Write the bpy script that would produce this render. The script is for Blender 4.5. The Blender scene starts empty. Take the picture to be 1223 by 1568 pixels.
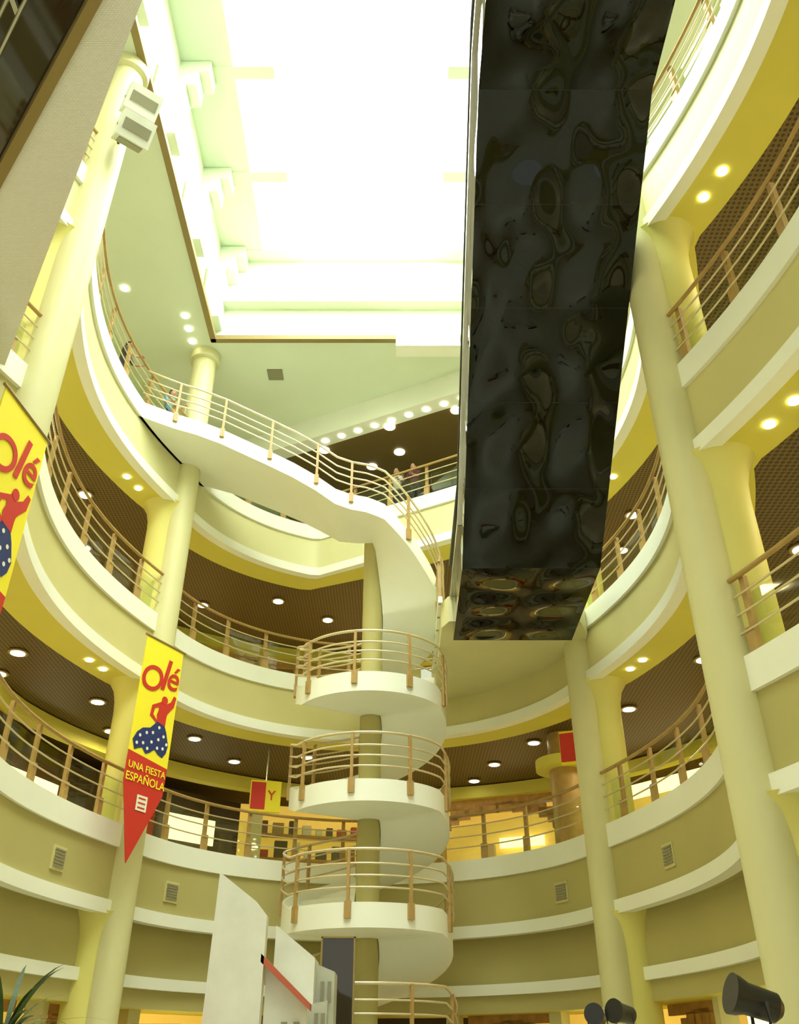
import bpy, math, random
from mathutils import Vector, Matrix
random.seed(4)
C0=1.6; XC=-0.72
S=bpy.context.scene
S.view_settings.view_transform='Standard'
S.view_settings.look='None'
S.view_settings.exposure=0.0
# ------------------------------------------------------------------ materials
def M(name,col,rough=.6,metal=0,emit=None,es=0,noise=0,nscale=8,bump=0,bscale=8,spec=.5):
    m=bpy.data.materials.new(name); m.use_nodes=True
    nt=m.node_tree; b=nt.nodes['Principled BSDF']
    b.inputs['Base Color'].default_value=(*col,1); b.inputs['Roughness'].default_value=rough
    b.inputs['Metallic'].default_value=metal
    b.inputs['Specular IOR Level'].default_value=spec
    if emit: b.inputs['Emission Color'].default_value=(*emit,1); b.inputs['Emission Strength'].default_value=es
    tc=nt.nodes.new('ShaderNodeTexCoord')
    if noise:
        n=nt.nodes.new('ShaderNodeTexNoise'); n.inputs['Scale'].default_value=nscale; n.inputs['Detail'].default_value=4
        nt.links.new(tc.outputs['Object'],n.inputs['Vector'])
        r=nt.nodes.new('ShaderNodeValToRGB')
        r.color_ramp.elements[0].position=.3; r.color_ramp.elements[1].position=.7
        r.color_ramp.elements[0].color=(*[c*(1-noise) for c in col],1); r.color_ramp.elements[1].color=(*[min(1,c*(1+noise)) for c in col],1)
        nt.links.new(n.outputs['Fac'],r.inputs['Fac']); nt.links.new(r.outputs['Color'],b.inputs['Base Color'])
    return m
white=M('white_paint',(.94,.97,.84),.5,noise=.02,nscale=1)
stairw=M('stair_white',(.93,.96,.83),.45,noise=.02,nscale=1)
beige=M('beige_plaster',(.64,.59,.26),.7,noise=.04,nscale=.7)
beigelow=M('olive_shaded_plaster',(.50,.45,.17),.7,noise=.04,nscale=.7)  # beige darkened to carry weaker light low down; also colours the stair column
yellow=M('yellow_soffit',(.72,.66,.11),.65,noise=.04,nscale=.6)
warmcol=M('warm_lit_column',(.74,.69,.20),.6,noise=.04,nscale=.6)  # column colour pushed to yellow to carry the warm lamp light under the slabs
colm=M('column_paint',(.70,.68,.36),.5,noise=.03,nscale=.8)
palec=M('pale_ceiling',(.78,.87,.68),.6,noise=.03,nscale=.5)
brownt=M('brown_trim',(.30,.22,.07),.5)
wood=M('tan_wood_post',(.44,.285,.09),.45,noise=.1,nscale=6)
rail=M('brass_rail',(.74,.64,.40),.3,metal=.4)
steel=M('steel',(.6,.6,.52),.25,metal=.8)
floorm=M('marble_floor',(.66,.62,.46),.3,noise=.1,nscale=2)
def mirror():
    m=M('black_mirror_panel',(.034,.037,.036),.03,metal=1); nt=m.node_tree; b=nt.nodes['Principled BSDF']
    tc=nt.nodes.new('ShaderNodeTexCoord'); mp=nt.nodes.new('ShaderNodeMapping'); mp.inputs['Scale'].default_value=(1,.55,.55)
    n=nt.nodes.new('ShaderNodeTexNoise'); n.inputs['Scale'].default_value=1.3; n.inputs['Detail'].default_value=0; n.inputs['Distortion'].default_value=.4
    w1=nt.nodes.new('ShaderNodeTexWave'); w1.bands_direction='Y'; w1.inputs['Scale'].default_value=.26; w1.inputs['Distortion'].default_value=.6; w1.inputs['Detail'].default_value=0
    w2=nt.nodes.new('ShaderNodeTexWave'); w2.bands_direction='X'; w2.inputs['Scale'].default_value=.24; w2.inputs['Distortion'].default_value=.6; w2.inputs['Detail'].default_value=0
    a=nt.nodes.new('ShaderNodeMath'); a.operation='MULTIPLY'; c=nt.nodes.new('ShaderNodeMath'); c.operation='MULTIPLY_ADD'; c.inputs[1].default_value=.9
    bp=nt.nodes.new('ShaderNodeBump'); bp.inputs['Strength'].default_value=.6; bp.inputs['Distance'].default_value=.2
    nt.links.new(tc.outputs['Object'],mp.inputs[0]); nt.links.new(mp.outputs[0],n.inputs['Vector'])
    nt.links.new(tc.outputs['Object'],w1.inputs['Vector']); nt.links.new(tc.outputs['Object'],w2.inputs['Vector'])
    nt.links.new(w1.outputs['Fac'],a.inputs[0]); nt.links.new(w2.outputs['Fac'],a.inputs[1]); nt.links.new(a.outputs[0],c.inputs[0]); nt.links.new(n.outputs['Fac'],c.inputs[2])
    nt.links.new(c.outputs[0],bp.inputs['Height']); nt.links.new(bp.outputs['Normal'],b.inputs['Normal'])
    return m
blackm=mirror()
blackp=M('black_plastic',(.02,.02,.02),.35)
darkgl=M('dark_glass',(.03,.022,.012),.05,spec=.8)
lampm=M('lamp_glow',(1,1,.9),.5,emit=(1,.97,.70),es=9)
skym=M('skylight_glass',(1,1,1),.5,emit=(.97,1,.94),es=10)
red=M('red_print',(.60,.03,.015),.6); yel=M('banner_yellow',(.95,.82,.03),.6)
blue=M('blue_print',(.015,.03,.16),.6); wh=M('white_print',(.85,.85,.7),.6)
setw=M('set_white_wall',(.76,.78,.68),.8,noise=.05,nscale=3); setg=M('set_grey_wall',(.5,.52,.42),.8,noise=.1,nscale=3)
redtile=M('red_roof',(.5,.12,.06),.7)
leaf=M('leaf_green',(.05,.10,.02),.5,noise=.3); grey=M('vent_grey',(.28,.27,.17),.5)
skin=M('skin',(.55,.33,.2),.6); hairm=M('hair',(.03,.02,.01),.7)
def perf():
    m=bpy.data.materials.new('perforated_metal'); m.use_nodes=True; nt=m.node_tree; b=nt.nodes['Principled BSDF']
    tc=nt.nodes.new('ShaderNodeTexCoord'); v=nt.nodes.new('ShaderNodeTexVoronoi'); v.inputs['Scale'].default_value=11; v.inputs['Randomness'].default_value=0
    nt.links.new(tc.outputs['Object'],v.inputs['Vector'])
    r=nt.nodes.new('ShaderNodeValToRGB'); r.color_ramp.elements[0].position=.33; r.color_ramp.elements[1].position=.44
    r.color_ramp.elements[0].color=(.045,.028,.008,1); r.color_ramp.elements[1].color=(.17,.11,.028,1)
    nt.links.new(v.outputs['Distance'],r.inputs['Fac']); nt.links.new(r.outputs['Color'],b.inputs['Base Color'])
    b.inputs['Roughness'].default_value=.5; return m
perfm=perf()
def mosaic():
    m=bpy.data.materials.new('white_mosaic'); m.use_nodes=True; nt=m.node_tree; b=nt.nodes['Principled BSDF']
    tc=nt.nodes.new('ShaderNodeTexCoord'); v=nt.nodes.new('ShaderNodeTexBrick'); v.inputs['Scale'].default_value=14; v.inputs['Color1'].default_value=(.95,.97,.93,1); v.inputs['Color2'].default_value=(.88,.90,.86,1); v.inputs['Mortar'].default_value=(.6,.6,.55,1)
    nt.links.new(tc.outputs['Object'],v.inputs['Vector']); nt.links.new(v.outputs['Color'],b.inputs['Base Color']); b.inputs['Roughness'].default_value=.2; return m
mosm=mosaic()
def glassm():
    m=bpy.data.materials.new('clear_glass'); m.use_nodes=True; nt=m.node_tree; nt.nodes.clear()
    o=nt.nodes.new('ShaderNodeOutputMaterial'); t=nt.nodes.new('ShaderNodeBsdfTransparent'); t.inputs[0].default_value=(.82,.90,.74,1)
    g=nt.nodes.new('ShaderNodeBsdfGlossy'); g.inputs['Roughness'].default_value=.03; x=nt.nodes.new('ShaderNodeMixShader'); x.inputs[0].default_value=.10
    nt.links.new(t.outputs[0],x.inputs[1]); nt.links.new(g.outputs[0],x.inputs[2]); nt.links.new(x.outputs[0],o.inputs[0]); return m
glass=glassm()
glowwall=M('glowing_shop_wall',(.9,.66,.2),.7,emit=(1,.66,.10),es=.45,noise=.1,nscale=1)  # wall emits by itself, standing in for warm shop interior lighting
litwhite=M('lit_display',(1,1,.8),.6,emit=(1,.93,.5),es=1.6)
darkshop=M('dark_shop',(.06,.04,.015),.4)
woodp=M('wood_panelling',(.48,.27,.07),.5,noise=.2,nscale=5)
goods=[M('goods_%d'%i,c,.6) for i,c in enumerate([(.5,.08,.03),(.12,.10,.05),(.75,.6,.3),(.25,.12,.04),(.5,.36,.12),(.8,.8,.6)])]
# ------------------------------------------------------------------ helpers
def link(o,parent=None):
    S.collection.objects.link(o)
    if parent: o.parent=parent
    return o
def group(name):
    e=bpy.data.objects.new(name,None); e.empty_display_size=.2; return link(e)
def mesh(name,v,f,mat,parent=None,smooth=False):
    me=bpy.data.meshes.new(name); me.from_pydata([tuple(p) for p in v],[],f); me.validate(); me.materials.append(mat)
    if smooth:
        for p in me.polygons: p.use_smooth=True
    return link(bpy.data.objects.new(name,me),parent)
class B:
    def __init__(s): s.v=[]; s.f=[]
    def box(s,c,size,u=(1,0,0),w=(0,0,1)):
        u=Vector(u).normalized(); w=Vector(w).normalized(); n=w.cross(u); c=Vector(c); k=len(s.v)
        for a in(-.5,.5):
            for b in(-.5,.5):
                for d in(-.5,.5): s.v.append(c+u*a*size[0]+n*b*size[1]+w*d*size[2])
        s.f+=[(k,k+1,k+3,k+2),(k+4,k+6,k+7,k+5),(k,k+4,k+5,k+1),(k+2,k+3,k+7,k+6),(k,k+2,k+6,k+4),(k+1,k+5,k+7,k+3)]
    def bb(s,x0,x1,y0,y1,z0,z1): s.box(((x0+x1)/2,(y0+y1)/2,(z0+z1)/2),(x1-x0,y1-y0,z1-z0))
    def tube(s,pts,r,n=8,cap=True):
        pts=[Vector(p) for p in pts]; k=len(s.v)
        rr=r if isinstance(r,(list,tuple)) else [r]*len(pts)
        for i,p in enumerate(pts):
            t=(pts[min(i+1,len(pts)-1)]-pts[max(i-1,0)]).normalized()
            a=t.cross(Vector((0,0,1)) if abs(t.z)<.95 else Vector((1,0,0))).normalized(); b=t.cross(a)
            for j in range(n):
                q=2*math.pi*j/n; s.v.append(p+(a*math.cos(q)+b*math.sin(q))*rr[i])
        for i in range(len(pts)-1):
            for j in range(n): s.f.append((k+i*n+j,k+i*n+(j+1)%n,k+(i+1)*n+(j+1)%n,k+(i+1)*n+j))
        if cap:
            s.f.append(tuple(k+j for j in range(n))[::-1]); s.f.append(tuple(k+(len(pts)-1)*n+j for j in range(n)))
    def disc(s,c,r,n=16,h=.03):
        s.tube([Vector(c)+Vector((0,0,h/2)),Vector(c)-Vector((0,0,h/2))],r,n)
    def done(s,name,mat,parent=None,smooth=False): return mesh(name,s.v,s.f,mat,parent,smooth)
def smoothsharp(o,ang=40):
    for p in o.data.polygons: p.use_smooth=True
    try: o.data.set_sharp_from_angle(angle=math.radians(ang))
    except Exception: pass
# ------------------------------------------------------------------ atrium plan
def raypoly(th,pl):
    d=(math.cos(th),math.sin(th))
    for (ax,ay),(bx,by) in zip(pl[:-1],pl[1:]):
        ex,ey=bx-ax,by-ay; den=d[0]*ey-d[1]*ex
        if abs(den)<1e-9: continue
        t=(ax*ey-ay*ex)/den; s=(ax*d[1]-ay*d[0])/den
        if t>0 and -1e-6<=s<=1.000001: return t
    return 99
def plan(level):
    P=[]
    def bulge(y): return .95*abs(math.sin(math.pi*(y-1.8)/8.6))**.9
    N=84; Y0=-2.
    side=[(4.9+bulge(Y0+(19-Y0)*i/N),Y0+(19-Y0)*i/N) for i in range(N+1)]
    for x,y in side: P.append((XC+x,y,1,0))
    a0=math.radians(12.6)
    for i in range(1,56):
        th=a0+(math.pi-2*a0)*i/56; r=5.03
        if level==4: r=min(r,raypoly(th,[(4.9,1.1),(2.52,2.4),(-1.68,4.7)]))
        P.append((XC+r*math.cos(th),17.9+r*math.sin(th),math.cos(th),math.sin(th)))
    for x,y in reversed(side): P.append((XC-x,y,-1,0))
    return P
def sweep(name,P,prof,mat,parent,closed=False,smooth=True):
    v=[];f=[];n=len(prof)
    for x,y,nx,ny in P:
        for o,z in prof: v.append((x+nx*o,y+ny*o,z+C0))
    for i in range(len(P)-1):
        for j in range(n if closed else n-1):
            a=i*n+j;b=i*n+(j+1)%n; f.append((a,b,b+n,a+n))
    o=mesh(name,v,f,mat,parent); 
    if smooth: smoothsharp(o)
    return o
def boxprof(o0,o1,z0,z1): return [(o0,z0),(o0,z1),(o1,z1),(o1,z0)]
LV={2:3.9,3:8.7,4:13.5}; NEXTC={2:8.7-1.15,3:13.5-1.15,4:17.6}
def along(P,step,start=0.3):
    out=[];acc=start
    for i in range(len(P)-1):
        a=Vector(P[i][:2]);b=Vector(P[i+1][:2]);L=(b-a).length
        while acc<=L:
            t=acc/L; p=a+(b-a)*t; n=Vector(P[i][2:])*(1-t)+Vector(P[i+1][2:])*t; out.append((p,n.normalized(),(b-a).normalized())); acc+=step
        acc-=L
    return out
def shopbays(P,OFF,step,z0,z1,w,seed,kinds):
    R=random.Random(seed); pos=along(P,step)
    piers=B(); lit=B(); dark=B(); wd=B(); disp=B(); gd=[B() for _ in goods]
    H=z1-z0
    for i in range(len(pos)):
        p,n,d=pos[i]; q=p+n*OFF(n); tx=Vector((n.y,-n.x)) 
        piers.box((q.x,q.y,C0+(z0+z1)/2),(.32,.32,H),(tx.x,tx.y,0))
        if i+1>=len(pos): break
        q2=pos[i+1][0]+pos[i+1][1]*OFF(pos[i+1][1]); m=(q+q2)/2; e=(q2-q); W=e.length-.32; e=e.normalized(); u=(e.x,e.y,0); nn=Vector((-e.y,e.x)); 
        if nn.dot(n)<0: nn=-nn
        def at(a,h,k): return (m.x+e.x*a+nn.x*k,m.y+e.y*a+nn.y*k,C0+z0+h)
        kind=R.choice(kinds)
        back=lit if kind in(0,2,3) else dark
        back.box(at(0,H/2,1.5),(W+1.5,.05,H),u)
        if kind==0:
            for hh in(.5,1.2,1.9,2.6):
                if hh<H-.3:
                    wd.box(at(0,hh,1.2),(W,.35,.06),u)
                    a=-W/2+.1
                    while a<W/2-.3:
                        ww=R.uniform(.2,.5); hgt=R.uniform(.2,.5); gd[R.randrange(6)].box(at(a+ww/2,hh+.03+hgt/2,1.15),(ww*.8,.2,hgt),u); a+=ww+.1
        elif kind==1:
            disp.box(at(-W*.2,H*.62,1.3),(W*.4,.05,H*.25),u); gd[0].box(at(W*.2,H*.45,1.3),(W*.25,.1,H*.8),u)
            wd.box(at(0,H*.25,.6),(W*.8,.3,.06),u)
        elif kind==2:
            for s in(-1,1): wd.box(at(s*W*.42,H*.35,.4),(W*.12,.1,H*.7),u)
            N=12
            for j in range(N):
                a0=math.pi*(j+.5)/N; wd.box(at(math.cos(a0)*W*.42,H*.66+math.sin(a0)*H*.24,.4),(W*.13,.1,H*.10),u)
            wd.box(at(0,H*.96,.4),(W,.1,H*.08),u)
            for s in(-.3,.1,.35):
                hgt=R.uniform(.9,1.7); gd[R.randrange(6)].box(at(s*W,hgt/2,1.0),(.3,.2,hgt),u)
            disp.box(at(-.1*W,H*.6,1.3),(.3*W,.05,.3),u)
        else:
            disp.box(at(0,H*.82,.2),(W*.75,.08,H*.13),u)
            for s in(-.33,0,.33):
                gd[R.choice([2,3,4,5,1])].box(at(s*W,H*.4,1.35),(W*.2,.05,H*.4),u)
            wd.box(at(0,.25,.7),(W*.9,.5,.5),u)
    piers.done('shop_piers',colm,w); lit.done('glowing_back_wall',glowwall,w); dark.done('dark_back_wall',darkshop,w); wd.done('wood_fittings',woodp,w); disp.done('lit_display',litwhite,w)
    for b_,m_ in zip(gd,goods): b_.done('merchandise',m_,w)
for k,L in LV.items():
    P=plan(k); g=group('balcony' )
    sweep('edge_band',P,boxprof(-.07,.2,L,L+.45),white,g,True)
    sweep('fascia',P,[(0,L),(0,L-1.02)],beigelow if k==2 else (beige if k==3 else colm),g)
    sweep('lower_trim',P,boxprof(-.10,.14,L-1.25,L-1.0),white,g,True)
    sweep('floor_surface',P,[(0,L+.42),(8.5,L+.42)],floorm,g)
    if k>2:
        sweep('soffit_yellow',P,[(.1,L-1.2),(.98,L-1.2),(.98,L-1.10)],yellow,g)
        sweep('soffit_perforated',P,[(.97,L-1.12),(8.5,L-1.12)],perfm,g)
    else:
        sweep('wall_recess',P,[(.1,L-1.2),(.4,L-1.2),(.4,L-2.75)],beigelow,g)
        sweep('wall_trim',P,boxprof(.28,.5,L-2.4,L-2.18),white,g,True)
        sweep('shop_header',P,[(.4,L-2.75),(3.2,L-2.7)],yellow,g)
    r=group('balustrade')
    sweep('glass_panel',P,[(.14,L+.45),(.14,L+1.3)],glass,r)
    t=B()
    for p,n,d in along(P,1.2):
        q=p+n*.05
        t.box((q.x,q.y,C0+L+.97),(.085,.07,1.06),(d.x,d.y,0))
        t.box((q.x-n.x*.03,q.y-n.y*.03,C0+L+.62),(.15,.08,.36),(d.x,d.y,0))
    t.done('posts',wood,r)
    for h,rr,m in((1.5,.036,wood),(1.25,.016,rail),(1.0,.016,rail),(.75,.016,rail)):
        bb=B(); bb.tube([(x-nx*.03,y-ny*.03,C0+L+h) for x,y,nx,ny in P],rr,6); bb.done('rail_bar',m,r,True)
    zt=NEXTC[k]
    w=group('wall_back')
    sweep('wall_surface',P,[(7.8,L+.4),(7.8,zt)],yellow if k<4 else palec,w)
    if k<4:
        OFFf=(lambda n:5.2-1.6*max(0,-n.x)) if k==2 else (lambda n:5.6)
        Q=[(x+nx*OFFf(Vector((nx,ny))),y+ny*OFFf(Vector((nx,ny))),nx,ny) for x,y,nx,ny in P]
        sweep('shop_fascia',Q,boxprof(-.15,.2,zt-.36,zt),yellow,w,True)
        shopbays(P,OFFf,2.5,L+.42,zt-.36,w,k,[2,3,2,3,1,0] if k==2 else [2,3])
    if k>2:
        dl=B(); rim=B()
        zz=C0+L-1.15
        for o,st,s0 in((1.9,2.4,1.0),(3.1,2.4,2.2),(4.5,2.2,.4)) if k==3 else ((2.1,2.6,1.0),(3.6,2.6,2.2)):
            for p,n,d in along(P,st,s0):
                q=p+n*o; dl.disc((q.x,q.y,zz-.01),.15,20); rim.disc((q.x,q.y,zz),.21,20)
        for sx in(-1,1):
            for cy in(10.4,19):
                for e in(-1.45,-.95,1.15):
                    yy=cy+e; bul=.95*abs(math.sin(math.pi*(yy-1.8)/8.6))**.9
                    if yy<19: dl.disc((XC+sx*(4.9+bul+.52),yy,C0+L-1.21),.085)
                    else: dl.disc((XC+sx*(4.9+.35),yy,C0+L-1.21),.085)
        dl.done('recessed_downlights',lampm,g); rim.done('downlight_rims',brownt,g)
    for p,n,d in along(P,5.2,2.0):
        q=p+n*2.6
        if q.y<3: continue
        la=bpy.data.lights.new('ceiling_lamp','AREA'); la.shape='DISK'; la.size=1.2; la.energy=80 if k<4 else 65; la.color=(1,.88,.48)
        lo=bpy.data.objects.new('ceiling_lamp',la); lo.location=(q.x,q.y,C0+NEXTC[k]-.15); link(lo,g)
# ground floor
P=plan(1)
g=group('wall_ground')
sweep('wall_surface',P,[(3.4,-1.6),(3.4,1.3)],yellow,g)
shopbays(P,lambda n:1.0,2.2,-1.6,1.2,g,9,[2,3,1,3])
f=B(); f.bb(-16,15,-8,32,-.2,0); f.done('floor',floorm)
def onplan(P,y,sx):
    return min(P,key=lambda p:(abs(p[1]-y)+ (0 if (p[0]-XC)*sx>0 else 99)))
for sx,y in((-1,16.9),(-1,20.6),(1,20.6),(1,16.8),(1,13.0)):
    x,yy,nx,ny=onplan(P,y,sx); g=group('air_vent')
    j=min(range(len(P)),key=lambda i:abs(P[i][0]-x)+abs(P[i][1]-yy)); tt=Vector((P[j+1][0]-P[j-1][0],P[j+1][1]-P[j-1][1],0)).normalized(); n2=Vector((tt.y,-tt.x,0))
    if n2.x*nx+n2.y*ny<0: n2=-n2
    c=Vector((x,yy,C0+3.35)); b=B(); b.box(c-n2*.015,(.40,.04,.42),tt); b.done('frame',beige,g)
    b=B()
    for q in range(6): b.box(c-n2*.045+Vector((0,0,-.14+q*.056)),(.33,.02,.032),tt)
    b.done('slats',grey,g)
# ------------------------------------------------------------------ columns
for sx in(-1,1):
    for cy in(1.8,10.4,19.0):
        g=group('round_column'); cx=XC+sx*4.9
        b=B(); b.tube([(cx,cy,0),(cx,cy,C0+17.6)],.33,40); o=b.done('shaft',colm,g); smoothsharp(o)
        b=B(); b.tube([(cx,cy,C0+17.25),(cx,cy,C0+17.3),(cx,cy,C0+17.6)],[.34,.42,.42],40); o=b.done('capital',colm,g); smoothsharp(o)
        for z0,z1 in((0,2.7+C0),(3.9+.42+C0,8.7-1.2+C0),(8.7+.42+C0,13.5-1.2+C0)):
            b=B(); bx=cx+sx*.42
            b.tube([(bx,cy,z0),(bx,cy,z1-.7),(bx,cy,z1-.45),(bx,cy,z1-.2),(bx,cy,z1)],[.36,.36,.38,.44,.56],36); o=b.done('rear_shaft',warmcol,g); smoothsharp(o)
# ------------------------------------------------------------------ roof
ZC=C0+17.6; ZT=C0+20.9; XL,XR,YF=-5.35,3.9,18.4; YN=-3
g=group('ceiling')
b=B(); b.bb(-15,XL,YN,32,ZC,ZC+.2); b.bb(XR,14,YN,32,ZC,ZC+.2); b.bb(XL,XR,YF,32,ZC,ZC+.2); b.done('ceiling_slab',palec,g)
b=B(); b.bb(XL-.02,XL+.14,YN,YF,ZC-.05,ZC+.10); b.bb(XR-.14,XR,YN,YF,ZC-.05,ZC+.10); b.bb(XL,XR,YF-.14,YF+.02,ZC-.05,ZC+.10); b.done('opening_trim',brownt,g)
b=B(); b.bb(XL-.3,XL,YN,YF+.3,ZC,ZT); b.bb(XR,XR+.3,YN,YF+.3,ZC,ZT); b.bb(XL,XR,YF,YF+.3,ZC,ZT); b.bb(XL,XR,YN-.3,YN,ZC,ZT+1)
b.bb(XL,XR,YF-.35,YF,C0+18.84,C0+19.0)
b.bb(XL-.3,-4.1,YN,YF+.3,ZT,ZT+.9); b.bb(2.4,XR+.3,YN,YF+.3,ZT,ZT+.9); b.bb(-4.1,2.4,YF-.2,YF+.3,ZT,ZT+.9)
b.done('skylight_well',palec,g)
b=B()
for y in(18.1,15.4,12.4,9.4,6.4,3.4,.4):
    for a,c,e in((XL,1,-3.1),(XR,-1,1.2)):
        b.bb(min(a,e),max(a,e),y-.16,y+.16,ZT-.02,ZT+.35)
        b.bb(min(a,a+c*.75),max(a,a+c*.75),y-.3,y+.3,ZT-.45,ZT-.02)
        b.bb(min(a,a+c*.5),max(a,a+c*.5),y-.3,y+.3,ZT-1.0,ZT-.45)
        b.bb(min(a,a+c*.25),max(a,a+c*.25),y-.3,y+.3,ZC+.4,ZT-1.0)
b.done('beams',palec,g)
b=B()
for y in(16.8,14,11,8): b.box((XL+.02,y,ZC+.75),(.06,.12,.8))
b.done('slots',grey,g)
g=group('window_skylight'); b=B(); b.bb(-4.1,2.4,YN,YF,ZT+.85,ZT+.95); b.done('pane',skym,g)
b=B(); b.bb(-.1,1.7,YF-.35,YF+.1,ZC-.5,ZC+.05); b.done('ceiling_beam',white)
g=group('ceiling_dropped'); zb=C0+16.8
A=Vector((-5.6,23.3)); D=Vector((3.9,18.6)); e=(D-A).normalized(); nn=Vector((-e.y,e.x))
A2=A+nn*9; D2=D+nn*9; A3=A+nn*.55; D3=D+nn*.55
mesh('perforated',[(*A3,zb),(*D3,zb),(*D2,zb),(*A2,zb)],[(0,1,2,3)],perfm,g)
mesh('bulkhead',[(*A,zb),(*D,zb),(*D,ZC),(*A,ZC),(*A3,zb),(*D3,zb)],[(0,1,2,3),(0,4,5,1)],white,g)
b=B()
for i in range(9):
    p=A3.lerp(D3,.33+i*.055)-nn*.25; b.disc((p.x,p.y,zb-.01),.1)
for x,y in((-.3,21.3),(1.7,20.5),(-2.4,22.5),(0.0,22.6),(-.9,23.4),(2.6,22.),(-3.8,24.2)): b.disc((x,y,zb-.01),.17)
b.done('downlights',lampm,g)
b=B(); b.box((-3.7,19.8,ZC-.02),(.45,.45,.04)); b.done('ceiling_vent',grey)
b=B()
for x,y in((-5.9,17.4),(-5.9,17.9),(-5.9,18.4),(-7.2,13.6),(-7.3,16.4),(-7,10.5),(5.4,13),(5.3,16),(5,9)): b.disc((x,y,ZC-.01),.1)
b.done('gallery_downlights',lampm)
# ------------------------------------------------------------------ spiral stair
AX,AY=-.68,20.0; RO,RI=1.72,.30
g=group('spiral_staircase')
prof=[(-95,11.7),(-80,11.5),(-45,10.4),(-20,9.75),(210,7.07),(330,7.07),(570,4.71),(690,4.71),(930,2.35),(1050,2.35),(1290,0),(1410,0),(1560,-1.58)]
def zphi(p):
    for (a,za),(b_,zb_) in zip(prof[:-1],prof[1:]):
        if a<=p<=b_: return za+(zb_-za)*(p-a)/(b_-a)
    return prof[-1][1]
samp=[]
near=[(-6.35,16.75,13.5),(-5.6,17.25,13.5),(-5.1,17.5,13.5),(-4.5,17.75,13.4),(-3.9,17.95,13.2),(-3.3,18.12,12.98),(-2.7,18.25,12.72),(-2.1,18.3,12.35),(-1.6,18.3,11.95),(-1.2,18.29,11.78)]
far=[(-6.6,19.3),(-5.9,19.6),(-5.2,19.75),(-4.5,19.95),(-3.9,20.1),(-3.3,20.2),(-2.7,20.25),(-2.1,20.2),(-1.6,20.05),(-1.1,19.85)]
for (x,y,z),(fx,fy) in zip(near,far): samp.append((Vector((x,y,z+C0)),Vector((fx,fy,z+C0)),None))
p=-95
while p<=1560:
    q=math.radians(p); z=zphi(p)+C0
    samp.append((Vector((AX+RO*math.cos(q),AY+RO*math.sin(q),z)),Vector((AX+RI*math.cos(q),AY+RI*math.sin(q),z)),p)); p+=5
def ribbon(samp,g):
    v=[];f=[]
    for o,i,_ in samp:
        d=(o-i); d.z=0; d.normalize(); H=.45
        zt=math.ceil(o.z/.168)*.168-o.z+.12
        v+=[i,o,o+d*.06,o+d*.06+Vector((0,0,H)),o+Vector((0,0,H)),o+Vector((0,0,zt)),i+Vector((0,0,zt)),i+Vector((0,0,H)),i-d*.03+Vector((0,0,H)),i-d*.03]
    n=10
    for a in range(len(samp)-1):
        for j in range(n): f.append((a*n+j,a*n+(j+1)%n,(a+1)*n+(j+1)%n,(a+1)*n+j))
    f.append(tuple(range(n))); f.append(tuple((len(samp)-1)*n+j for j in range(n)))
    o=mesh('stair_ribbon',v,f,stairw,g); smoothsharp(o,35)
ribbon(samp,g)
def offp(o,i,k):
    d=(o-i); d.z=0; d.normalize(); return o+d*k
hs=[(1.42,.030,rail),(1.15,.02,rail),(.93,.02,rail),(.71,.02,rail)]
for h,r,m in hs:
    b=B(); b.tube([offp(o,i,.09)+Vector((0,0,h)) for o,i,_ in samp],r,6); b.done('outer_rail',m,g,True)
nb=len(near)
for h,r,m in hs:
    b=B(); b.tube([i+Vector((0,0,h)) for o,i,_ in samp[:nb]],r,6); b.done('inner_rail',m,g,True)
t=B()
for a in [1,3,5,7,9]:
    o,i,_=samp[a]; tt=(samp[a+1][0]-samp[a][0]); 
    for c in(offp(o,i,.09),i):
        t.box(c+Vector((0,0,.85)),(.06,.06,1.15),(tt.x,tt.y,0)); t.box(c+Vector((0,0,.33)),(.11,.07,.26),(tt.x,tt.y,0))
for a in range(nb,len(samp)):
    o,i,ph=samp[a]
    if (ph+60)%40==0:
        u=(-math.sin(math.radians(ph)),math.cos(math.radians(ph)),0); c=offp(o,i,.09)
        t.box(c+Vector((0,0,.85)),(.06,.06,1.15),u); t.box(c+Vector((0,0,.31)),(.13,.07,.30),u)
t.done('posts',wood,g)
b=B(); b.tube([(AX,AY,0),(AX,AY,C0+11.9)],.25,32); o=b.done('central_column',beigelow,g); smoothsharp(o)
# ------------------------------------------------------------------ escalator
g=group('escalator'); EX0,EX1=1.2,3.84
pr=[(18.0,8.16),(14.7,8.16),(7.75,12.6),(1.0,12.6)]
v=[];f=[]
for y,z in pr: v+=[(EX0,y,z+C0),(EX1,y,z+C0),(EX1,y,z+C0+1.0),(EX0,y,z+C0+1.0)]
for a in range(3):
    for j in range(4): f.append((a*4+j,a*4+(j+1)%4,a*4+4+(j+1)%4,a*4+4+j))
f+=[(0,1,2,3),(12,15,14,13)]
mesh('mirror_truss',v,f,blackm,g)
s=B()
for a in range(3):
    y0,z0=pr[a];y1,z1=pr[a+1];L=math.hypot(y1-y0,z1-z0);n=max(2,int(L/1.5))
    for j in range(n+1):
        t_=j/n; s.box(((EX0+EX1)/2,y0+(y1-y0)*t_,z0+(z1-z0)*t_+C0),(EX1-EX0,.006,.004),(1,0,0),(0,-(z1-z0),(y1-y0)) if a==1 else (0,0,1))
s.done('panel_seams',blackp,g)
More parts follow.
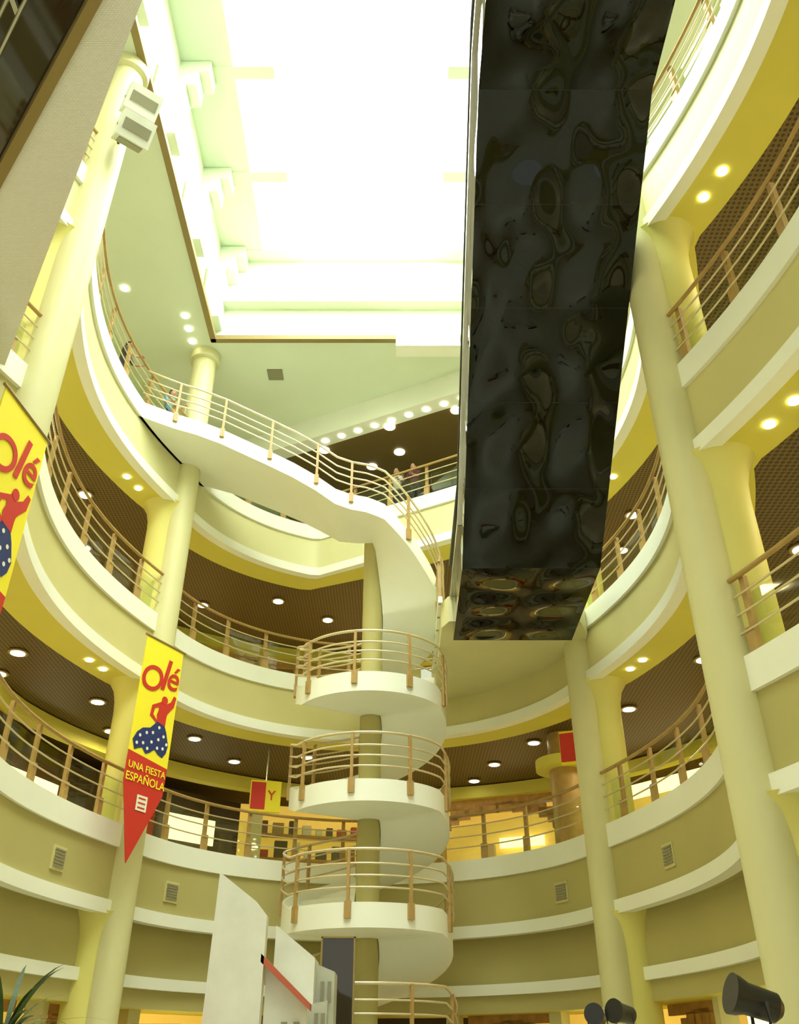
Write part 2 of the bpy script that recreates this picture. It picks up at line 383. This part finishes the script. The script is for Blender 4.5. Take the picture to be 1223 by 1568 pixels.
for X in(EX0,EX1):
    v=[];f=[]
    for y,z in pr: v+=[(X,y,z+C0+1.0),(X,y,z+C0+1.9)]
    for a in range(3): f.append((a*2,a*2+1,a*2+3,a*2+2))
    mesh('glass_side',v,f,glass,g)
    b=B(); b.tube([(X,y,z+C0+1.92) for y,z in pr],.045,8); b.done('handrail',blackp,g,True)
    b=B()
    for a in range(3):
        y0,z0=pr[a];y1,z1=pr[a+1]
        b.box((X,(y0+y1)/2,(z0+z1)/2+C0+1.0),(.12,math.hypot(y1-y0,z1-z0),.10),(1,0,0),(0,-(z1-z0),(y1-y0)) if a==1 else(0,0,1))
    b.done('skirt_trim',steel,g)
g=group('escalator_landing')
pts=[(.95,22.6),(.95,18.1),(1.1,17.75),(4.0,17.7),(4.3,18.4),(4.6,22.6)]
n=len(pts); v=[(x,y,C0+8.5) for x,y in pts]+[(x,y,C0+9.12) for x,y in pts]
f=[tuple(range(n)),tuple(range(n,2*n))]+[(i,(i+1)%n,n+(i+1)%n,n+i) for i in range(n)]
mesh('slab',v,f,colm,g)
b=B(); b.bb(.88,.98,17.9,22.4,C0+9.05,C0+9.2); b.done('edge',white,g)
b=B(); b.bb(.91,.93,18.0,22.4,C0+9.2,C0+10.1); b.done('glass_panel',glass,g)
b=B()
for y in(18.0,18.7,19.4,20.4,21.4): b.box((.92,y,C0+9.6),(.07,.09,1.1))
b.tube([(.92,17.9,C0+10.15),(.92,22.4,C0+10.15)],.035,8); b.done('posts',wood,g)
# ------------------------------------------------------------------ overhead walkway near left
g=group('overhead_walkway'); z=C0+8.7
def slab(name,pts,z0,z1,mat):
    n=len(pts); v=[(x,y,z0) for x,y in pts]+[(x,y,z1) for x,y in pts]
    mesh(name,v,[tuple(range(n)),tuple(range(n,2*n))]+[(i,(i+1)%n,n+(i+1)%n,n+i) for i in range(n)],mat,g)
slab('mosaic_soffit',[(-5.75,9.6),(-2.45,4.4),(-1.2,2.4),(-1.25,2.45),(-2.86,4.44),(-4.6,6.5),(-6.7,9.0)],z,z+.4,mosm)
slab('brown_edge',[(-1.25,2.4),(-2.86,4.44),(-4.6,6.5),(-6.7,9.0),(-6.8,8.92),(-4.69,6.42),(-2.94,4.37),(-1.32,2.35)],z-.05,z+.35,brownt)
slab('dark_glass_soffit',[(-1.32,2.35),(-2.94,4.37),(-4.69,6.42),(-6.8,8.92),(-9,7),(-4,1)],z+.3,z+.4,darkgl)
b=B()
for o in(.3,.42): b.tube([(-1.4-o,2.3-o*.6,z+.2),(-3.02-o,4.3-o*.6,z+.2),(-4.78-o,6.35-o*.6,z+.2),(-6.9-o,8.85-o*.6,z+.2)],.022,6)
for i in range(14):
    t_=i/13; x=-1.7-5.5*t_; y=2.1+6.5*t_; b.box((x-.0,y,z+.24),(.05,.2,.06))
b.done('rails',steel,g)
# ------------------------------------------------------------------ loudspeakers
for zc in(15.6,14.75):
    g=group('loudspeaker'); c=Vector((-4.93,9.9,C0+zc)); u=Vector((.8,.6,0)); w=Vector((.35,-.45,.85)).normalized(); u=(u-w*u.dot(w)).normalized()
    b=B(); b.box(c,(.62,.42,.5),u,w); b.done('cabinet',setw,g)
    n=w.cross(u)
    b=B(); b.box(c-n*.22,(.5,.02,.2),u,w); b.box(c-w*.26,(.45,.28,.02),u,w); b.done('grille',grey,g)
    b=B(); b.tube([c-u*.3,(-5.32,10.2,C0+zc+.1)],.03,8); b.done('bracket',blackp,g)
# ------------------------------------------------------------------ banners
def banner(pl,u,W):
    g=group('fiesta_banner'); u=Vector(u).normalized(); n=u.cross(Vector((0,0,1))); o=Vector(pl)
    def q(a,h,k=0): return o+u*a*W+Vector((0,0,-h))+n*k
    def poly(nm,ps,k,mat):
        v=[q(a,h,k) for a,h in ps]; mesh(nm,v,[tuple(range(len(v)))],mat,g)
    def slab2(nm,ps,mat):
        m_=len(ps); v=[q(a,h,0) for a,h in ps]+[q(a,h,-.02) for a,h in ps]
        mesh(nm,v,[tuple(range(m_)),tuple(range(m_,2*m_))]+[(i,(i+1)%m_,m_+(i+1)%m_,m_+i) for i in range(m_)],mat,g)
    slab2('yellow_cloth',[(0,0),(1,0),(1,2.62),(0,2.5)],yel)
    slab2('red_cloth',[(0,2.5),(1,2.62),(.98,3.2),(.35,4.6),(0,3.1)],red)
    b=B(); b.tube([q(-.05,0),q(1.05,0)],.025,8); b.done('top_bar',brownt,g)
    def txt(s,a,h,size,mat,off=.012,sh=0):
        c=bpy.data.curves.new('lettering','FONT'); c.body=s; c.size=size; c.extrude=.002; c.offset=off; c.align_x='CENTER'; c.shear=sh
        c.materials.append(mat); ob=bpy.data.objects.new('lettering',c); link(ob,g)
        m=Matrix.Identity(4); m.col[0]=(*u,0); m.col[1]=(0,0,1,0); m.col[2]=(*n,0); m.col[3]=(*q(a,h,.012),1); ob.matrix_world=m
    txt('O',.24,1.15,.80,red,.008,.2); txt('l',.57,1.02,1.0,red,.012,.2); txt('\u00e9',.79,.95,.80,red,.006,.2)
    txt('UNA FIESTA',.5,2.84,.2,yel,.002); txt('ESPA\u00d1OLA',.5,3.08,.23,yel,.002)
    sk=[(.12,2.47),(.04,2.28),(.12,2.1),(.24,1.98),(.42,1.92),(.52,1.8),(.60,1.68),(.74,1.72),(.84,1.9),(.93,2.15),(.9,2.32),(.82,2.44),(.7,2.4),(.6,2.33),(.5,2.42),(.4,2.48),(.3,2.38),(.2,2.42)]
    poly('skirt',sk,.008,blue)
    poly('torso',[(.56,1.74),(.53,1.6),(.56,1.5),(.55,1.38),(.60,1.28),(.72,1.32),(.84,1.22),(.9,1.06),(.97,1.08),(.94,1.3),(.84,1.44),(.79,1.52),(.78,1.6),(.78,1.78)],.01,red)
    poly('arm',[(.6,1.40),(.46,1.48),(.44,1.62),(.56,1.72),(.56,1.78),(.36,1.67),(.38,1.44),(.58,1.31)],.009,red)
    b=B()
    for a,h in((.2,2.15),(.35,2.05),(.3,2.28),(.5,2.0),(.5,2.2),(.66,2.1),(.64,1.85),(.78,2.0),(.8,2.25),(.15,2.32),(.66,2.28),(.42,2.36),(.88,2.14)):
        b.tube([q(a,h,.009),q(a,h,.013)],.034,10)
    b.done('polka_dots',wh,g)
    b=B(); b.tube([q(.68,1.24,.008),q(.68,1.24,.014)],.09,12); b.done('head',red,g)
    poly('logo',[(.36,3.3),(.62,3.3),(.62,3.6),(.36,3.6)],.01,wh)
    b=B()
    for h in(3.36,3.45,3.54): b.box(q(.49,h,.012),(.2,.004,.03),u)
    b.done('logo_lines',red,g)
banner((-5.42,17.35,C0+8.0),(.5,.9,0),1.15)
banner((-5.42,9.25,C0+8.0),(.12,1,0),1.25)
def sign(c,u,s):
    g=group('shop_sign'); u=Vector(u).normalized(); n=u.cross(Vector((0,0,1)))
    b=B(); b.box(c,(.8,.12,.8),u); b.done('panel',yel,g)
    b=B(); b.box(Vector(c)-u*.2+n*.065,(.38,.01,.7),u); b.done('red_field',red,g)
    cc=bpy.data.curves.new('lettering','FONT'); cc.body=s; cc.size=.36; cc.extrude=.003; cc.materials.append(red); cc.align_x='CENTER'
    ob=bpy.data.objects.new('lettering',cc); link(ob,g); m=Matrix.Identity(4); m.col[0]=(*u,0); m.col[1]=(0,0,1,0); m.col[2]=(*n,0); m.col[3]=(*(Vector(c)+u*.15+n*.08-Vector((0,0,.1))),1); ob.matrix_world=m
    b=B(); b.tube([Vector(c)+Vector((0,0,.4)),Vector((c[0],c[1],C0+7.55))],.02,6); b.done('hanger',steel,g)
sign((-3.55,23.6,C0+6.2),(1,.3,0),'Y')
sign((4.3,21.0,C0+6.7),(1,-.4,0),'Q')
g=group('round_shop_canopy'); b=B(); b.tube([(4.3,22.8,C0+6.65),(4.3,22.8,C0+6.9)],.75,32); o=b.done('drum',yellow,g); smoothsharp(o)
b=B(); b.tube([(4.3,22.8,C0+4.32),(4.3,22.8,C0+7.58)],.4,24); o=b.done('pillar',wood,g); smoothsharp(o)
# ------------------------------------------------------------------ village stage set
g=group('village_stage_set')
def prism(nm,pts,y0,y1,mat):
    n=len(pts); v=[(x,y0,z) for x,z in pts]+[(x,y1,z) for x,z in pts]
    mesh(nm,v,[tuple(range(n))[::-1],tuple(range(n,2*n))]+[(i,(i+1)%n,n+(i+1)%n,n+i) for i in range(n)],mat,g)
prism('tower_wall',[(-2.58,0),(-1.80,0),(-1.80,3.42),(-1.96,3.6),(-2.5,3.98)],13,13.2,setw)
prism('middle_house',[(-1.78,0),(-1.22,0),(-1.22,2.35),(-1.78,2.85)],13.2,13.8,setw)
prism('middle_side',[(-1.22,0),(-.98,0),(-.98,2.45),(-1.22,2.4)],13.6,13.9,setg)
prism('back_house',[(-1.78,0),(-1.2,0),(-1.2,3.0),(-1.78,3.42)],13.9,14.6,setw)
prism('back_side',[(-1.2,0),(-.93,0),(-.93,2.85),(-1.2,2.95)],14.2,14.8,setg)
prism('roof_strip',[(-1.84,2.86),(-1.16,2.30),(-1.16,2.38),(-1.84,2.96)],13.0,13.25,redtile)
prism('left_roof',[(-3.35,1.95),(-2.55,1.95),(-2.7,2.13),(-3.3,2.13)],12.5,13,redtile)
prism('left_house',[(-3.3,0),(-2.65,0),(-2.65,1.95),(-3.3,1.95)],12.6,13,setw)
b=B()
for x in(-1.5,-1.34): b.box((x,13.19,2.02),(.08,.03,.32))
for x in(-1.12,-1.03): b.box((x,13.59,2.15),(.05,.03,.3))
for x in(-1.1,-1.0): b.box((x,14.19,2.6),(.05,.03,.25))
b.done('windows',grey,g)
g=group('dark_display_panel'); b=B(); b.bb(-1.34,-.80,17.0,17.1,0,3.62); b.done('glass_sheet',darkgl,g)
b=B(); b.bb(-1.37,-1.34,16.98,17.12,0,3.64); b.bb(-.80,-.77,16.98,17.12,0,3.64); b.bb(-1.37,-.77,16.98,17.12,3.62,3.65); b.done('frame',brownt,g)
# ------------------------------------------------------------------ spotlights
def spot(x,y,z,s,d):
    g=group('stage_spotlight'); c=Vector((x,y,z)); d=Vector(d).normalized()
    b=B(); b.tube([c-d*.22*s,c-d*.16*s,c+d*.12*s,c+d*.2*s,c+d*.26*s],[.07*s,.13*s,.14*s,.17*s,.18*s],20); o=b.done('can',blackp,g); smoothsharp(o)
    b=B(); w=d.cross(Vector((0,0,1))).normalized()
    b.tube([c+w*.17*s,c+w*.18*s-Vector((0,0,.25*s)),c-w*.18*s-Vector((0,0,.25*s)),c-w*.17*s],.02*s,6)
    b.tube([c-Vector((0,0,.25*s)),(x,y,.5)],.03,8)
    for k in range(3):
        a=k*2.09; b.tube([(x,y,.55),(x+.45*math.cos(a),y+.45*math.sin(a),.01)],.02,6)
    b.done('stand',blackp,g)
spot(2.82,7.9,2.08,.85,(-1,-.1,.3)); spot(2.0,9,2.06,.55,(-.6,-.5,.1)); spot(1.78,9.1,2.04,.5,(-.3,-.7,.1))
# palm
g=group('potted_palm'); b=B(); bx,by=-2.72,7.0
for i in range(40):
    a=random.uniform(0,6.28); L=random.uniform(.4,.95); el=random.uniform(.4,1.4); pts=[]
    for j in range(8):
        t_=j/7; r=L*t_*math.cos(el)+.15*t_*t_; pts.append(Vector((bx+r*math.cos(a),by+r*math.sin(a),1.75+L*t_*math.sin(el)-.3*t_**2.2)))
    w=Vector((-math.sin(a),math.cos(a),0)); k=len(b.v)
    for j,p_ in enumerate(pts):
        ww=.02*math.sin(math.pi*(.1+.9*j/7)); b.v+=[p_-w*ww,p_+w*ww]
    for j in range(7): b.f.append((k+2*j,k+2*j+1,k+2*j+3,k+2*j+2))
b.done('fronds',leaf,g)
b=B(); b.tube([(bx,by,.5),(bx,by,1.8)],.05,8); b.done('trunk',brownt,g)
b=B(); b.tube([(bx,by,0),(bx,by,.55)],[.2,.28],20); b.done('pot',redtile,g)
g=group('flower_basket'); b=B(); c=Vector((4.85,11.0,C0+10.25))
b.tube([c+Vector((0,0,-1.13)),c+Vector((0,0,-.25))],.03,8)
b.tube([c+Vector((0,0,-.25)),c+Vector((0,0,-.1)),c+Vector((0,0,.02))],[.05,.17,.2],14); b.done('basket',brownt,g)
b=B()
for i in range(50):
    d=Vector((random.gauss(0,.14),random.gauss(0,.14),random.uniform(-.05,.35))); b.box(c+d,(.14,.02,.06),(random.random()-.5,random.random()-.5,.3))
b.done('leaves',leaf,g)
b=B()
for i in range(14):
    d=Vector((random.gauss(0,.1),random.gauss(0,.1),random.uniform(.1,.4))); b.box(c+d,(.07,.07,.07),(random.random(),1,.3))
b.done('blossoms',red,g)
# ------------------------------------------------------------------ people
def person(x,y,z,face,shirt,lean=0,trous=(.05,.05,.08),h=1.72):
    g=group('person'); s=h/1.72
    sm=M('shirt',shirt,.8); tm=M('trousers',trous,.8)
    def sk(name,pts,edges,rad,mat,root=0):
        me=bpy.data.meshes.new(name); me.from_pydata([Vector(p)*s for p in pts],edges,[]); me.materials.append(mat)
        o=link(bpy.data.objects.new(name,me),g); md=o.modifiers.new('s','SKIN'); 
        for i,r in enumerate(rad): me.skin_vertices[0].data[i].radius=(r[0]*s,r[1]*s) if isinstance(r,tuple) else (r*s,r*s)
        me.skin_vertices[0].data[root].use_root=True; md.use_smooth_shade=True
        sd=o.modifiers.new('d','SUBSURF'); sd.levels=1; sd.render_levels=1
    l=lean
    sk('legs',[(0,0,.95),(-.09,0,.9),(-.1,.02,.5),(-.1,0,.08),(-.1,.14,.04),(.09,0,.9),(.1,.02,.5),(.1,0,.08),(.1,.14,.04)],[(0,1),(1,2),(2,3),(3,4),(0,5),(5,6),(6,7),(7,8)],[(.14,.1),.09,.065,.045,.04,.09,.065,.045,.04],tm)
    ah=1.05
    sk('torso',[(0,0,.95),(0,.03+l*.4,1.15),(0,.05+l,1.38),(-.17,.05+l,1.4),(.17,.05+l,1.4),(-.23,.18+l,1.15),(.23,.18+l,1.15),(0,.06+l,1.48)],[(0,1),(1,2),(2,3),(2,4),(3,5),(4,6),(2,7)],[(.15,.1),(.14,.1),(.15,.1),.07,.07,.045,.045,.055],sm)
    sk('arms',[(-.23,.18+l,1.15),(-.16,.42+l,ah+.02),(-.15,.5+l,ah+.03)],[(0,1),(1,2)],[.04,.03,.03],skin); sk('arms_other',[(.23,.18+l,1.15),(.16,.42+l,ah+.02),(.15,.5+l,ah+.03)],[(0,1),(1,2)],[.04,.03,.03],skin)
    b=B()
    for sx in(-1,1):
        for k,L in enumerate((.07,.08,.085,.075)):
            x0=sx*.15+(k-1.5)*.02; b.tube([Vector((x0,.5+l,ah+.04))*s,Vector((x0,.5+L*.6+l,ah+.045))*s,Vector((x0,.5+L+l,ah+.01))*s],[.009,.009,.007],6)
        b.tube([Vector((sx*.11,.48+l,ah+.03))*s,Vector((sx*.08,.53+l,ah+.03))*s],.01,6)
    b.done('fingers',skin,g,True)
    def ball(nm,c,r,mat,nn=12):
        v=[];f=[]
        for i in range(nn+1):
            for j in range(nn): a=math.pi*i/nn;q=2*math.pi*j/nn; v.append(((c[0]+r[0]*math.sin(a)*math.cos(q))*s,(c[1]+r[1]*math.sin(a)*math.sin(q))*s,(c[2]+r[2]*math.cos(a))*s))
        for i in range(nn):
            for j in range(nn): f.append((i*nn+j,i*nn+(j+1)%nn,(i+1)*nn+(j+1)%nn,(i+1)*nn+j))
        mesh(nm,v,f,mat,g,True)
    hy=.09+l
    ball('head',(0,hy,1.61),(.078,.098,.118),skin); ball('hair',(0,hy-.022,1.64),(.086,.1,.105),hairm)
    ball('nose',(0,hy+.1,1.59),(.012,.02,.02),skin,6); ball('ear',(-.08,hy,1.6),(.012,.02,.03),skin,6); ball('ear_other',(.08,hy,1.6),(.012,.02,.03),skin,6)
    ball('eye',(-.03,hy+.088,1.62),(.012,.01,.008),blackp,6); ball('eye_other',(.03,hy+.088,1.62),(.012,.01,.008),blackp,6); ball('mouth',(0,hy+.092,1.55),(.022,.008,.006),red,6)
    g.location=(x,y,z); g.rotation_euler=(0,0,face)
F4=C0+13.92
pi=math.pi
person(-.05,22.05,F4,pi-.3,(.6,.58,.5),.05); person(.5,21.8,F4,pi-.5,(.12,.03,.03),.08)
person(-6.95,16.4,F4,-pi/2,(.05,.05,.06),.05); person(-6.2,18.3,F4,-pi/2-.6,(.15,.3,.35))
# ------------------------------------------------------------------ world & camera
w=bpy.data.worlds.new('World'); S.world=w; w.use_nodes=True
w.node_tree.nodes['Background'].inputs[0].default_value=(1,1,.86,1); w.node_tree.nodes['Background'].inputs[1].default_value=.9
cd=bpy.data.cameras.new('camera'); co=link(bpy.data.objects.new('camera',cd)); cd.sensor_fit='HORIZONTAL'; cd.sensor_width=36; cd.lens=36*1870/1703
co.location=(0,0,C0); co.rotation_euler=(math.radians(90+32.7),0,0); cd.clip_end=300
S.camera=co
